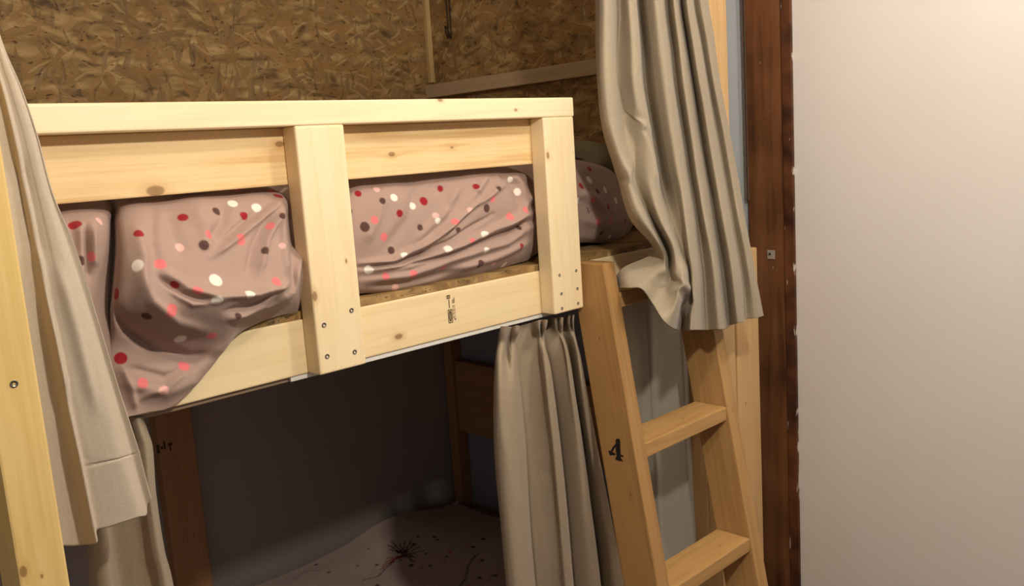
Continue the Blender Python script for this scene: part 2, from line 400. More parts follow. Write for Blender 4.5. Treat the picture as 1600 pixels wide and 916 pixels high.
# back lower post with stamped marks, corner stud, end boards
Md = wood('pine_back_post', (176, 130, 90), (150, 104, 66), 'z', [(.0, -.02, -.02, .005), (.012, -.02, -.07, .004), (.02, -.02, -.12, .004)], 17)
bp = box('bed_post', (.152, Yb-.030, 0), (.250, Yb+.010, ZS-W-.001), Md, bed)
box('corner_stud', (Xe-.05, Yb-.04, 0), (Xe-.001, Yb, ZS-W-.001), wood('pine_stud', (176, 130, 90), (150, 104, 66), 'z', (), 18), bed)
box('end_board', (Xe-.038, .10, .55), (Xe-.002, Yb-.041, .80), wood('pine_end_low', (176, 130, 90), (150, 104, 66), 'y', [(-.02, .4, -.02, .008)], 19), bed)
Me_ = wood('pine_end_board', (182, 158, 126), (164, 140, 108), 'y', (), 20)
e0 = U(717, 149.5, x=Xe-.036); e1 = U(931, 117, x=Xe-.036)
box('end_rail', (Xe-.036, .10, e1.z+.001), (Xe-.001, Yb-.001, e1.z+.043), Me_, bed, .002)
# lower berth frame
box('side_board', (-1.2, T, .17), (1.125, 2*T, .17+W), wood('pine_low_side', (226, 196, 146), (206, 170, 116), 'x', (), 22), bed)
box('deck_panel', (-1.2, T+.004, .17+W+.0005), (1.215, Yb-.002, .272), M_OSB, bed, .0008)
# curtain track under the side board
box('curtain_track', (-.03, T+.003, ZS-W-.0085), (1.12, T+.022, ZS-W-.0005), M_RAILW, bed, .0015)
box('curtain_track', (-1.2, T+.008, ZS-W-.0085), (-.032, T+.022, ZS-W-.0005), plain('dull_track', (150, 128, 104), .5), bed, .0015)

# ink stamp on the side board
def decal(name, polys, mat, parent, off=.0005):
    """polys: lists of world points lying on a board face; returns thin inked shapes"""
    bm = bmesh.new()
    for poly in polys:
        vs = [bm.verts.new(q) for q in poly]
        try: bm.faces.new(vs)
        except ValueError: pass
    o = link(name, bm, mat, parent); o.location = -parent.location if parent else Vector(); return o
def rect(x0, y0, x1, y1, f): return [f(x0, y0), f(x1, y0), f(x1, y1), f(x0, y1)]
# stamp local frame: u to the right, v up (metres), placed on the side board face
sp = U(705, 486, y=T)
F = lambda u, v: Vector((sp.x+u, T-.0006, sp.z+v))
P_ = []
P_ += [rect(-.0085, -.022, -.0070, .0035, F), rect(.0005, -.022, .002, .0035, F), rect(-.0070, .002, .0005, .0035, F), rect(-.0070, -.022, .0005, -.0205, F)]
for k in range(14):   # oval ring
    a0, a1 = 2*math.pi*k/14, 2*math.pi*(k+1)/14
    q = lambda a, s: F(-.00325+.0032*s*math.cos(a), -.00925+.0105*s*math.sin(a))
    P_.append([q(a0, 1), q(a1, 1), q(a1, .6), q(a0, .6)])
P_.append(rect(-.0039, -.014, -.0026, -.004, F))
P_ += [rect(-.0048, .006, -.0030, .022, F)]
P_ += [rect(-.0085, .0245, -.0065, .0305, F), rect(-.0085, .029, -.001, .0305, F), rect(-.005, .0245, -.0035, .029, F), rect(-.002, .0245, -.0005, .0305, F), rect(-.0085, .0235, -.001, .0247, F)]
P_ += [rect(.004, .0145, .0052, .021, F), rect(.004, .014, .009, .0152, F), rect(.0075, .0145, .009, .024, F), rect(.0055, .018, .0075, .0193, F)]
for k in range(7): P_.append(rect(.0035+.0006*(k % 2), -.0145+k*.0036, .0052+.0007*((k+1) % 2), -.0122+k*.0036, F))
for k in range(8): P_.append(rect(.0075, -.016+k*.0034, .0087+.0005*(k % 2), -.0140+k*.0034, F))
P_.append(rect(.0065, -.0185, .0100, -.0160, F))
o = decal('grade_stamp', P_, M_STAMP, bed)
# worn stamp marks on the dim back post
zf = Yb-.0306
def bk(px, py, w_, h_):
    p = U(px, py, y=zf); return rect(p.x-w_, p.z-h_, p.x+w_, p.z+h_, lambda a, b: Vector((a, zf, b)))
decal('grade_stamp', [bk(247, 702, .004, .012), bk(253, 700, .003, .004), bk(257, 696, .003, .011), bk(266, 694, .006, .004), bk(266, 699, .002, .010)], M_STAMP, bed)

# ================================================================== LADDER
KX, KY = .0906, .233                      # the rails lean back against the bed and a little sideways
FOOT = Vector((.6473-KX*1.2, -.0593-KY*1.2, 0))
lad = empty('bunk_ladder', FOOT, 'pine ladder leaning on the upper bunk, black number 4 on its rail', 'ladder')
LW = .3819; LT = .0377; LD = .0916
def rail(name, x0, zt, mat, nseg=1):
    bm = bmesh.new(); vs = []
    for z in (0, zt):
        vs.append([bm.verts.new((x0+dx+KX*z, dy+KY*z, z)) for dx, dy in ((0, 0), (LT, 0), (LT, LD), (0, LD))])
    for i in range(4): bm.faces.new((vs[0][i], vs[0][(i+1) % 4], vs[1][(i+1) % 4], vs[1][i]))
    bm.faces.new(vs[0][::-1]); bm.faces.new(vs[1])
    bmesh.ops.bevel(bm, geom=bm.edges[:], offset=.003, segments=2, profile=.6, affect='EDGES')
    # straighten the texture space: origin at the foot of the rail
    return link(name, bm, mat, lad)
def lk(px, py, r_):                      # a knot on the left rail's left face
    p = lface(px, py); return (p.x-KX*p.z, p.y-KY*p.z, p.z, r_)
def lface(px, py):
    d = FW + RT*((px-800)/FPX) - UP*((py-458)/FPX)
    # left face plane: x - KX*z = FOOT.x
    t_ = (FOOT.x-.0004-(CAM.x-KX*CAM.z))/(d.x-KX*d.z); return CAM+d*t_-FOOT
Mr1 = wood('pine_ladder_rail', (172, 132, 82), (142, 104, 62), 'z', [lk(985, 773, .004), lk(936, 530, .003)], 31, .5, 1.1, (KX, KY))
Mr2 = wood('pine_ladder_rail_far', (184, 144, 92), (156, 116, 70), 'z', [(LW-LT*.5, 0, .88, .003)], 33, .5, 1.0, (KX, KY))
rl = rail('ladder_rail', 0, 1.262, Mr1)
rr = rail('ladder_rail', LW-LT, 1.235, Mr2)
for kk_, zb in enumerate((1.166, .862, .572, .28)):
    z = zb+.016
    Mg = wood('pine_rung', (192, 151, 96), (164, 124, 76), 'x', [(-.02+.05*kk_, -.01, .018, .004)], 35+kk_, .5, 1.1)
    g = box('ladder_rung', (FOOT.x+LT+KX*z+.0006, FOOT.y+KY*z+.004, zb), (FOOT.x+LW-LT+KX*z-.0006, FOOT.y+KY*z+.089, zb+.032), Mg, lad, .003)
# painted 4 on the left face of the left rail
def fp(lst): return [lface(940+x/11.45, 660+y/11.45) for x, y in lst]
polys = [fp([(252, 310), (290, 288), (330, 310), (340, 560), (345, 640), (385, 700), (300, 690), (240, 665), (265, 610), (250, 450)]),
         fp([(252, 385), (262, 420), (195, 530), (160, 520), (200, 440)]),
         fp([(120, 505), (160, 515), (245, 560), (250, 590), (150, 595), (135, 560)]),
         fp([(340, 575), (370, 585), (400, 615), (385, 630), (335, 605)])]
bm = bmesh.new()
for poly in polys: bm.faces.new([bm.verts.new(q) for q in poly])
n4 = link('painted_number', bm, M_INK, rl)
n4['label'] = 'black hand painted number 4'

# ================================================================== CURTAINS
def cols_from(table, ys):
    """table[c][r] = px or (px,py); ys rows; returns world columns using depth table"""
    pass
def make_cols(rows_py, cols):
    out = []
    for col in cols:
        c = []
        for r, e in enumerate(col):
            px, py, y = e if len(e) == 3 else (e[0], rows_py[r], e[1])
            c.append(U(px, py, y=y))
        out.append(c)
    return out
# upper right curtain ------------------------------------------------
R_ = [-230, -60, 0, 65, 130, 200, 262, 300, 345, 395, 440, 505]
def colr(pxs, d, last, over={}):
    base = [-.035, -.035, -.04, -.045, -.055, -.065, -.08, -.095, -.115, -.13, -.14, -.145]
    c = []
    top = [pxs[0]-4*0-8, pxs[0]-3]
    allp = top+list(pxs)+[None]
    for r in range(12):
        if r == 11: c.append((last[0], last[1], base[r]+d+(last[2] if len(last) > 2 else 0))); continue
        v = allp[r]
        dd = d
        if r in over: dd = over[r]
        if isinstance(v, tuple): c.append((v[0], v[1], base[r]+dd if len(v) < 3 else v[2]))
        else: c.append((v, base[r]+dd))
    return c
cols = [
 colr([931, 931, 934, 941, 960, 971, 987, (1021, 392, -.085), (972, 420, -.055)], .03, (957, 449, .10)),
 colr([938, 938, 940, 948, 968, 980, 997, (1031, 397, -.11), (990, 434, -.09)], -.005, (983, 450, .05)),
 colr([950, 951, 953, 960, 977, 990, 1009, (1038, 404, -.13), (1012, 440, -.12)], -.018, (1002, 451, .03)),
 colr([968, 969, 971, 976, 985, 998, 1020, (1046, 402), (1034, 452)], .012, (1018, 472, .0)),
 colr([983, 987, 990, (1003, 203), (1012, 262), 1018, 1032, 1053, (1052, 462)], -.028, (1036, 500, -.0)),
 colr([992, 997, 1001, 1014, 1021, 1027, 1040, 1058, 1066], -.018, (1050, 513), {9: -.02, 10: -.045}),
 colr([997, 1003, 1008, 1019, 1029, 1037, 1049, 1065, 1073], .050, (1064, 517), {9: .0, 10: -.02, 8: .02}),
 colr([1012, 1018, 1026, 1036, 1047, 1056, 1064, 1072, 1078], -.004, (1074, 517)),
 colr([1028, 1036, 1044, 1053, 1062, 1069, 1074, 1079, 1084], -.030, (1083, 516), {9: -.03, 10: -.028}),
 colr([1041, 1049, 1056, 1067, 1076, 1083, 1090, 1095, 1100], .026, (1102, 516)),
 colr([1053, 1061, 1069, 1079, 1088, 1095, 1102, 1111, 1117], -.016, (1124, 515)),
 colr([1060, 1070, 1079, 1089, 1099, 1105, 1111, 1119, 1125], .004, (1134, 514)),
 colr([1064, 1074, 1083, 1094, 1104, 1111, 1118, 1127, 1133], .022, (1140, 509)),
 colr([1073, 1083, 1093, 1105, 1115, 1122, 1130, 1139, 1146], -.024, (1153, 505)),
 colr([1080, 1091, 1101, 1113, 1124, 1131, 1139, 1148, 1155], -.012, (1161, 503)),
 colr([1084, 1096, 1107, 1120, 1131, 1138, 1145, 1154, 1161], .014, (1164, 499)),
 colr([1095, 1106, 1116, 1130, 1141, 1148, 1156, 1166, 1173], -.010, (1181, 497)),
 colr([1106, 1116, 1125, 1138, 1150, 1157, 1164, 1174, 1182], .0, (1193, 494)),
]
F1 = [([(968, 40), (972, 130), (984, 175), (1008, 192)], 6, -.010), ([(976, 178), (990, 188), (1010, 200)], 7, .010), ([(985, 210), (982, 260), (973, 290)], 8, .010),
      ([(1000, 205), (1014, 240), (1024, 290)], 6, .008), ([(1060, 440), (1072, 470), (1068, 500)], 6, -.008), ([(1040, 432), (1070, 450), (1078, 480)], 7, .012),
      ([(1022, 396), (1035, 430), (1036, 450)], 7, .010)]
rgc = sheet('curtain', make_cols(R_, cols), 340, 260, M_CURT, F1, wr=.002)
tag(rgc, 'long beige linen curtain bunched over the ladder top at the right', 'curtain')

# upper left curtain ------------------------------------------------
R2 = [-260, -60, 56, 137, 210, 300, 390, 490, 620, 700, 716, 728, 805]
def c2(pxs, d, dd=None):
    out = []
    for r, v in enumerate(pxs):
        k = (.25, .25, .28, .32, .38, .42, .5, .6, .8, .95, 1, 1, 1)[r]
        y = -.056+(d+.046)*k*.9-.0
        if isinstance(v, tuple): out.append((v[0], v[1], y))
        else: out.append((v, y))
    return out
cols = [
 c2([-110, -50, -29, -17, -6, 7, 20, 34, 53, 65, 67, 69, (86, 852)], -.030),
 c2([-104, -58, -32, -14, 2, 20, 36, 54, 76, 91, 95, 98, (112, 853)], -.028),
 c2([-98, -52, -24, -2, 16, 34, 50, 68, 92, 108, 112, 115, (136, 851)], -.034),
 c2([-96, -48, -20, 4, 22, 42, 60, 78, 104, 121, 125, 127, (151, 848)], -.062),
 c2([-94, -46, -18, 8, 27, 48, 66, 83, 108, 124, 128, 130, (150, 829)], -.050),
 c2([-86, -40, -12, 14, 34, 56, 76, 95, 122, 140, 145, 148, (168, 824)], -.054),
 c2([-80, -36, -8, 18, 40, 62, 84, 108, 142, 166, 170, 173, (196, 815)], -.060),
 c2([-76, -32, -5, 24, 47, 70, 96, 124, 163, 186, 190, 193, (217, 808)], -.062),
 c2([-74, -30, -3, 28, 52, 76, 104, 135, 176, 198, 202, 205, (228, 805)], -.054),
 c2([-73, -29, -2, 30, 54, 78, 108, 140, 180, 203, 207, 210, (229, 792)], -.044),
 c2([-72, -27, -0, 33, 58, 82, 119, 150, 190, 216, 220, 223, (236, 779)], -.050),
]
F2 = [([(128, 729), (186, 717), (215, 708)], 1.6, -.0022), ([(60, 440), (84, 527), (104, 620)], 6, .006), ([(30, 250), (44, 330), (60, 400)], 8, -.006), ([(92, 420), (120, 520), (150, 640)], 9, .005)]
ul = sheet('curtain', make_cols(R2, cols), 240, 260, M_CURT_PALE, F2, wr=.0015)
tag(ul, 'long beige linen curtain hanging beside the nearest post at the left', 'curtain')

# lower right pleated curtain ------------------------------------------------
R3 = [500, 512, 530, 550, 576, 620, 700, 800, 916, 1150]
def c3(pxs, top, ds):
    return [(v, (top+[0, 11, 26, 44, 72][r]) if r < 5 else R3[r], ds if not isinstance(ds, list) else ds[r]) for r, v in enumerate(pxs)]
E1 = [811, 809, 804, 807, 809, 814, 821, 827, 836, 860]
E2 = [855, 853, 850, 852, 859, 866, 876, 886, 896, 920]
E3 = [880, 879, 879, 885, 891, 899, 911, 924, 938, 962]
E4 = [897, 896, 897, 901, 908, 918, 933, 953, 974, 998]
def off(E, d): return [e+(d if not isinstance(d, list) else d[i]) for i, e in enumerate(E)]
wid = [0, 0, -2, -1, 0, 0, 0, 0, 0, 0]
cols = [
 c3([782, 780, 778, 775, 773, 772, 773, 781, 792, 816], 511, .052),
 c3([785, 783, 781, 777, 775, 773, 774, 782, 793, 817], 510, [.026, .03, .036, .028, .02, .018, .016, .016, .016, .016]),
 c3([791, 789, 787, 784, 782, 781, 784, 792, 803, 827], 510, [.020, .024, .032, .020, .004, -.004, -.006, -.006, -.006, -.006]),
 c3([797, 795, 793, 791, 792, 795, 799, 806, 817, 841], 511, [.040, .042, .046, .042, .014, -.004, -.010, -.012, -.012, -.012]),
 c3([800, 798, 796, 798, 801, 806, 812, 819, 829, 853], 511, [.044, .044, .044, .026, .012, .004, .002, .0, .0, .0]),
 c3([806, 804, 800, 803, 806, 811, 818, 824, 833, 857], 509, [.014, .018, .036, .024, .018, .016, .014, .014, .014, .014]),
 c3(E1, 509, [.018, .022, .042, .034, .030, .030, .030, .030, .030, .030]),
 c3(off(E1, -1), 509, [.054, .056, .058, .060, .060, .060, .060, .060, .060, .060]),
 c3(off(E1, 5), 508, [.056, .058, .060, .060, .060, .058, .056, .054, .052, .052]),
 c3([828, 828, 828, 828, 829, 834, 841, 848, 858, 882], 505, [.052, .054, .054, .054, .052, .048, .042, .038, .036, .036]),
 c3(off(E2, [-18, -16, -12, -12, -14, -17, -19, -20, -21, -21]), 502, [.030, .034, .046, .040, .034, .028, .022, .020, .018, .018]),
 c3(off(E2, [-14, -12, -7, -8, -9, -10, -11, -12, -12, -12]), 501, [.012, .018, .036, .026, .012, .004, .0, -.002, -.002, -.002]),
 c3(off(E2, [-9, -8, -4, -4, -4, -4, -4, -4, -4, -4]), 500, [.040, .042, .040, .018, .008, .004, .002, .002, .002, .002]),
 c3(off(E2, [-4, -4, -2, -1, -1, -1, -1, -1, -1, -1]), 500, [.010, .016, .034, .020, .014, .012, .012, .012, .012, .012]),
 c3(E2, 500, [.014, .020, .042, .034, .030, .030, .030, .030, .030, .030]),
 c3(off(E2, -1), 500, [.056, .060, .062, .062, .062, .062, .062, .062, .062, .062]),
 c3(off(E2, 6), 498, [.058, .058, .056, .054, .050, .046, .044, .042, .042, .042]),
 c3(off(E3, [-12, -11, -8, -8, -9, -11, -13, -15, -17, -17]), 497, [.022, .028, .040, .032, .024, .016, .012, .010, .010, .010]),
 c3(off(E3, [-8, -7, -4, -3, -4, -5, -5, -6, -6, -6]), 496, [.036, .038, .036, .018, .010, .004, .002, .002, .002, .002]),
 c3(off(E3, [-3, -3, -1, -1, -1, -1, -1, -1, -1, -1]), 496, [.014, .018, .034, .022, .014, .012, .012, .012, .012, .012]),
 c3(E3, 496, [.018, .022, .042, .034, .030, .030, .030, .030, .030, .030]),
 c3(off(E3, -1), 496, [.056, .060, .062, .062, .062, .062, .062, .062, .062, .062]),
 c3(off(E3, 5), 494, [.054, .056, .054, .050, .048, .044, .040, .038, .038, .038]),
 c3(off(E4, [-8, -8, -6, -5, -6, -8, -11, -14, -17, -17]), 493, [.022, .028, .038, .028, .020, .014, .010, .008, .008, .008]),
 c3(off(E4, [-4, -4, -3, -2, -3, -3, -4, -5, -6, -6]), 492, [.036, .038, .036, .020, .014, .008, .006, .004, .004, .004]),
 c3(off(E4, -1), 492, [.014, .018, .034, .024, .018, .016, .016, .016, .016, .016]),
 c3(off(E4, [0, 0, 0, 0, 0, 0, 0, 0, 0, 0]), 492, .036),
 c3(off(E4, -1), 492, .064),
]
F3 = [([(785, 668), (800, 750), (806, 800)], 9, .003), ([(845, 740), (862, 735)], 8, -.004)]
cl = sheet('curtain', make_cols(R3, cols), 480, 200, M_CURT_LOW, F3, wr=.0012)
tag(cl, 'pinch-pleated beige curtain on the lower bunk track, drawn open beside the ladder', 'curtain')

# flat curtain behind the ladder ------------------------------------------------
def straight(cols_px, top_py, bot_px_shift, bot_py, name, mat):
    pass
cf = []
for (pt_, pb_, y) in ((948, 1000, .078), (965, 1018, .072), (985, 1038, .068), (1000, 1052, .074), (1012, 1064, .066), (1019, 1068, .058), (1024, 1072, .080), (1045, 1090, .076), (1062, 1104, .070), (1070, 1110, .064), (1074, 1113, .084)):
    a = U(pt_-3, 440, y=y); b = U(pt_, 560, y=y); d = b-a; d = Vector((0, 0, -1))
    x = b.x; zt = ZS-W-.014
    cf.append([Vector((x-.004, y+(.0), zt)), Vector((x, y, .95)), Vector((x+.004, y+.001, .7)), Vector((x+.006, y-.002, .45)), Vector((x+.008, y, .2))])
cfo = sheet('curtain', cf, 160, 60, M_FLAT, wr=.002)
tag(cfo, 'flat grey-beige curtain seen through the ladder rungs', 'curtain')

# lower left curtain ------------------------------------------------
R4 = [652, 680, 703, 772, 859, 916, 1100]
def c4(pxs, ds): return [(v, ds if not isinstance(ds, list) else ds[r]) for r, v in enumerate(pxs)]
cols = [
 c4([112, 116, 119, 128, 138, 141, 158], .070),
 c4([124, 127, 130, 138, 148, 154, 174], .040),
 c4([134, 138, 142, 152, 164, 172, 196], .030),
 c4([140, 145, 149, 158, 170, 178, 204], .040),
 c4([146, 152, 156, 166, 177, 186, 212], .066),
 c4([170, 176, 180, 190, 202, 212, 238], .060),
 c4([190, 198, 202, 212, 226, 238, 266], .050),
 c4([206, 214, 220, 228, 240, 252, 280], .030),
 c4([216, 224, 231, 236, 250, 262, 292], .026),
 c4([222, 232, 238, 243, 256, 270, 300], .048),
]
llc = sheet('curtain', make_cols(R4, cols), 150, 120, M_CURT_LOW, wr=.0015)
tag(llc, 'beige lower bunk curtain gathered below the hanging duvet at the left', 'curtain')

# ================================================================== UPPER DUVET
DB = lin((170, 144, 132)); RED = lin((150, 34, 40)); PNK = lin((222, 118, 120)); LPK = lin((232, 178, 170)); WHT = lin((236, 226, 214)); BRN = lin((88, 62, 56))
CM = dict(r=RED, p=PNK, l=LPK, w=WHT, b=BRN)
class Hash:
    def __init__(s, co, cell=.02):
        s.c = cell; s.d = {}; s.co = co
        for i, p in enumerate(co): s.d.setdefault((int(p.x//cell), int(p.y//cell), int(p.z//cell)), []).append(i)
    def near(s, p, r):
        k = int(r//s.c)+1; a = (int(p.x//s.c), int(p.y//s.c), int(p.z//s.c))
        for x in range(-k, k+1):
            for y in range(-k, k+1):
                for z in range(-k, k+1):
                    for i in s.d.get((a[0]+x, a[1]+y, a[2]+z), ()):
                        if (s.co[i]-p).length_squared < r*r: yield i
def dab(out, h, co, i, r, c):
    for j in h.near(co[i], r+.001):
        d = (co[j]-co[i]).length; f = max(0, min(1, (r+.0008-d)/.0016)); o_ = out[j]
        out[j] = tuple(o_[k]*(1-f)+c[k]*f for k in range(4))
def painter(base, dots, nrand, rr, strokes=(), srand=3, seen=lambda q: False):
    def paint(co):
        h = Hash(co); out = [base]*len(co)
        px = [PX(p) for p in co]
        g = {}
        for i, q in enumerate(px): g.setdefault((int(q[0]//12), int(q[1]//12)), []).append(i)
        def find(x, y):
            best = None; bd = 14.
            cands = []
            for a in (-1, 0, 1):
                for b in (-1, 0, 1):
                    for i in g.get((int(x//12)+a, int(y//12)+b), ()):
                        d = math.hypot(px[i][0]-x, px[i][1]-y)
                        if d < 3.5: cands.append(((co[i]-CAM).length, i))
                        if d < bd: bd = d; best = i
            if cands: return min(cands)[1]
            return best
        rnd = random.Random(srand); placed = []
        for _ in range(nrand*6):
            i = rnd.randrange(len(co)); p = co[i]
            if seen(px[i]): continue
            if any((p-q).length < rr*3.6 for q in placed): continue
            placed.append(p); c = CM[rnd.choice('rpplwwbb')]
            dab(out, h, co, i, rr*rnd.uniform(.8, 1.15), c)
            if len(placed) > nrand: break
        for (x, y, c, r) in dots:
            i = find(x, y)
            if i is None: continue
            dab(out, h, co, i, r, CM[c])
        for pts, wd, c in strokes:
            for a, b in zip(pts, pts[1:]):
                n_ = max(2, int(math.hypot(a[0]-b[0], a[1]-b[1])/1.2))
                for k in range(n_):
                    i = find(a[0]+(b[0]-a[0])*k/n_, a[1]+(b[1]-a[1])*k/n_)
                    if i is not None:
                        for j in h.near(co[i], wd): out[j] = CM[c]
        return out
    return paint
def z2(v, y, x): return Vector((x, y, v))
dz = ZS+.0135
# every column: back bottom, back top, crest, then the visible front down to the lower edge  (px, py, y)
def dcol(px_top, py_top, ytop, front, backz=1.44, xoff=0):
    first = U(px_top, py_top, y=ytop)
    c = [Vector((first.x+xoff, .98, dz+.01)), Vector((first.x+xoff, .96, backz-.05)), Vector((first.x+xoff, .6, backz+.01)), Vector((first.x+xoff*.5, .3, first.z+.03)), Vector((first.x, ytop+.10, first.z+.022)), first]
    c += [U(a, b, y=yy) for a, b, yy in front]
    return c
D = []
#              top px, py, y      front rows (7)
D.append(dcol(-60, 345, .10, [(-55, 380, .05), (-50, 420, .03), (-40, 470, .02), (-32, 520, .022), (-24, 570, .018), (-16, 620, .014), (-8, 690, .012)]))
D.append(dcol(30, 330, .09, [(36, 370, .03), (44, 410, .01), (54, 470, .012), (64, 520, .015), (74, 570, .012), (86, 620, .010), (100, 690, .014)]))
D.append(dcol(80, 325, .085, [(88, 360, .020), (96, 400, .0), (108, 455, .005), (118, 505, .010), (128, 560, .008), (140, 610, .008), (152, 668, .014)]))
D.append(dcol(108, 322, .08, [(114, 352, .030), (120, 395, .012), (128, 450, -.004), (136, 500, .004), (145, 555, .004), (156, 605, .006), (168, 664, .014)]))
D.append(dcol(140, 320, .085, [(144, 352, .020), (148, 395, .006), (153, 450, .010), (158, 500, .012), (164, 555, .010), (172, 605, .010), (184, 660, .014)]))
D.append(dcol(164, 318, .10, [(166, 350, .050), (167, 395, .034), (168, 450, .030), (170, 500, .026), (174, 550, .022), (180, 600, .014), (190, 656, .014)]))
D.append(dcol(174, 316, .13, [(175, 350, .100), (174, 395, .080), (172, 450, .055), (170, 500, .036), (171, 545, .028), (176, 590, .018), (202, 651, .012)]))
D.append(dcol(183, 314, .09, [(184, 350, .040), (184, 395, .010), (182, 445, -.004), (180, 488, -.002), (184, 540, .022), (192, 590, .010), (216, 648, .010)]))
D.append(dcol(205, 312, .075, [(206, 350, .018), (207, 395, -.018), (208, 442, -.030), (208, 482, -.022), (214, 536, .020), (218, 588, .004), (236, 644, .010)]))
D.append(dcol(245, 312, .07, [(246, 345, .018), (247, 390, -.020), (250, 440, -.040), (256, 490, -.040), (262, 545, .016), (262, 590, .000), (264, 638, .012)]))
D.append(dcol(290, 308, .065, [(290, 340, .020), (290, 385, -.014), (292, 435, -.034), (298, 480, -.046), (304, 545, .010), (302, 580, .000), (298, 610, .014)]))
D.append(dcol(335, 306, .06, [(335, 335, .024), (335, 380, -.006), (336, 430, -.028), (342, 475, -.046), (350, 525, -.008), (344, 550, .004), (334, 570, .016)]))
D.append(dcol(380, 303, .06, [(380, 330, .024), (380, 375, -.004), (382, 425, -.024), (386, 462, -.040), (384, 490, -.016), (378, 510, .010), (368, 526, .020)]))
D.append(dcol(415, 301, .06, [(415, 328, .022), (415, 370, .000), (417, 415, -.020), (421, 450, -.034), (420, 476, -.010), (414, 492, .020), (404, 505, .032)]))
D.append(dcol(440, 303, .065, [(441, 328, .022), (443, 370, .004), (443, 412, -.014), (446, 448, -.020), (444, 470, -.004), (440, 483, .022), (436, 494, .036)]))
D.append(dcol(450, 318, .085, [(450, 340, .040), (452, 375, .028), (453, 405, .012), (454, 440, .004), (455, 462, .010), (455, 478, .026), (454, 490, .040)]))
D.append(dcol(456, 335, .13, [(458, 352, .100), (460, 378, .070), (463, 396, .026), (464, 430, .008), (463, 455, .014), (464, 474, .03), (464, 487, .046)]))
D.append(dcol(470, 345, .12, [(474, 365, .095), (479, 386, .064), (484, 408, .044), (482, 430, .044), (476, 452, .042), (472, 470, .044), (470, 484, .054)]))
D.append(dcol(505, 318, .10, [(507, 340, .075), (509, 375, .060), (511, 405, .050), (512, 430, .050), (513, 448, .056), (514, 462, .064), (514, 470, .076)]))
D.append(dcol(548, 290, .08, [(550, 315, .056), (554, 350, .045), (557, 385, .042), (560, 412, .043), (562, 432, .048), (563, 450, .056), (564, 459, .072)]))
D.append(dcol(590, 286, .075, [(592, 308, .050), (595, 345, .040), (598, 382, .038), (601, 410, .040), (604, 430, .044), (606, 449, .052), (607, 458, .070)]))
D.append(dcol(640, 283, .075, [(642, 305, .050), (645, 340, .040), (648, 376, .038), (650, 402, .040), (652, 424, .044), (654, 442, .052), (655, 450, .070)]))
D.append(dcol(695, 276, .075, [(697, 300, .052), (700, 335, .040), (702, 366, .038), (704, 392, .040), (706, 412, .044), (707, 428, .052), (708, 438, .070)]))
D.append(dcol(745, 268, .075, [(747, 290, .052), (750, 322, .040), (752, 352, .038), (754, 378, .042), (756, 398, .046), (757, 416, .056), (758, 427, .074)]))
D.append(dcol(790, 268, .08, [(792, 288, .056), (795, 318, .045), (797, 345, .043), (799, 368, .046), (800, 388, .050), (800, 403, .060), (800, 414, .080)]))
D.append(dcol(822, 272, .10, [(826, 292, .080), (830, 318, .066), (833, 342, .058), (834, 362, .058), (834, 378, .064), (832, 392, .074), (828, 405, .095)]))
D.append(dcol(838, 285, .16, [(842, 300, .14), (846, 322, .12), (848, 342, .11), (848, 360, .105), (846, 374, .105), (843, 386, .11), (840, 396, .125)]))
D.append(dcol(868, 262, .15, [(872, 280, .12), (876, 305, .10), (879, 328, .09), (880, 346, .09), (880, 360, .095), (878, 374, .105), (876, 384, .12)]))
D.append(dcol(903, 257, .15, [(906, 275, .12), (910, 298, .10), (913, 322, .09), (914, 342, .09), (914, 358, .10), (913, 371, .11), (911, 379, .13)]))
D.append(dcol(936, 259, .17, [(942, 278, .14), (947, 302, .12), (950, 326, .11), (950, 345, .11), (949, 360, .12), (946, 373, .135), (943, 380, .15)]))
D.append(dcol(955, 268, .21, [(964, 286, .18), (971, 308, .16), (975, 328, .15), (977, 345, .15), (976, 356, .16), (973, 368, .17), (968, 375, .18)], 1.42))
D.append(dcol(962, 285, .30, [(974, 300, .26), (982, 318, .24), (987, 336, .22), (988, 348, .21), (987, 354, .21), (982, 362, .21), (976, 368, .21)], 1.40))
D.append(dcol(958, 300, .45, [(970, 312, .42), (980, 326, .38), (985, 340, .34), (986, 348, .32), (985, 353, .30), (980, 360, .28), (974, 365, .26)], 1.36))
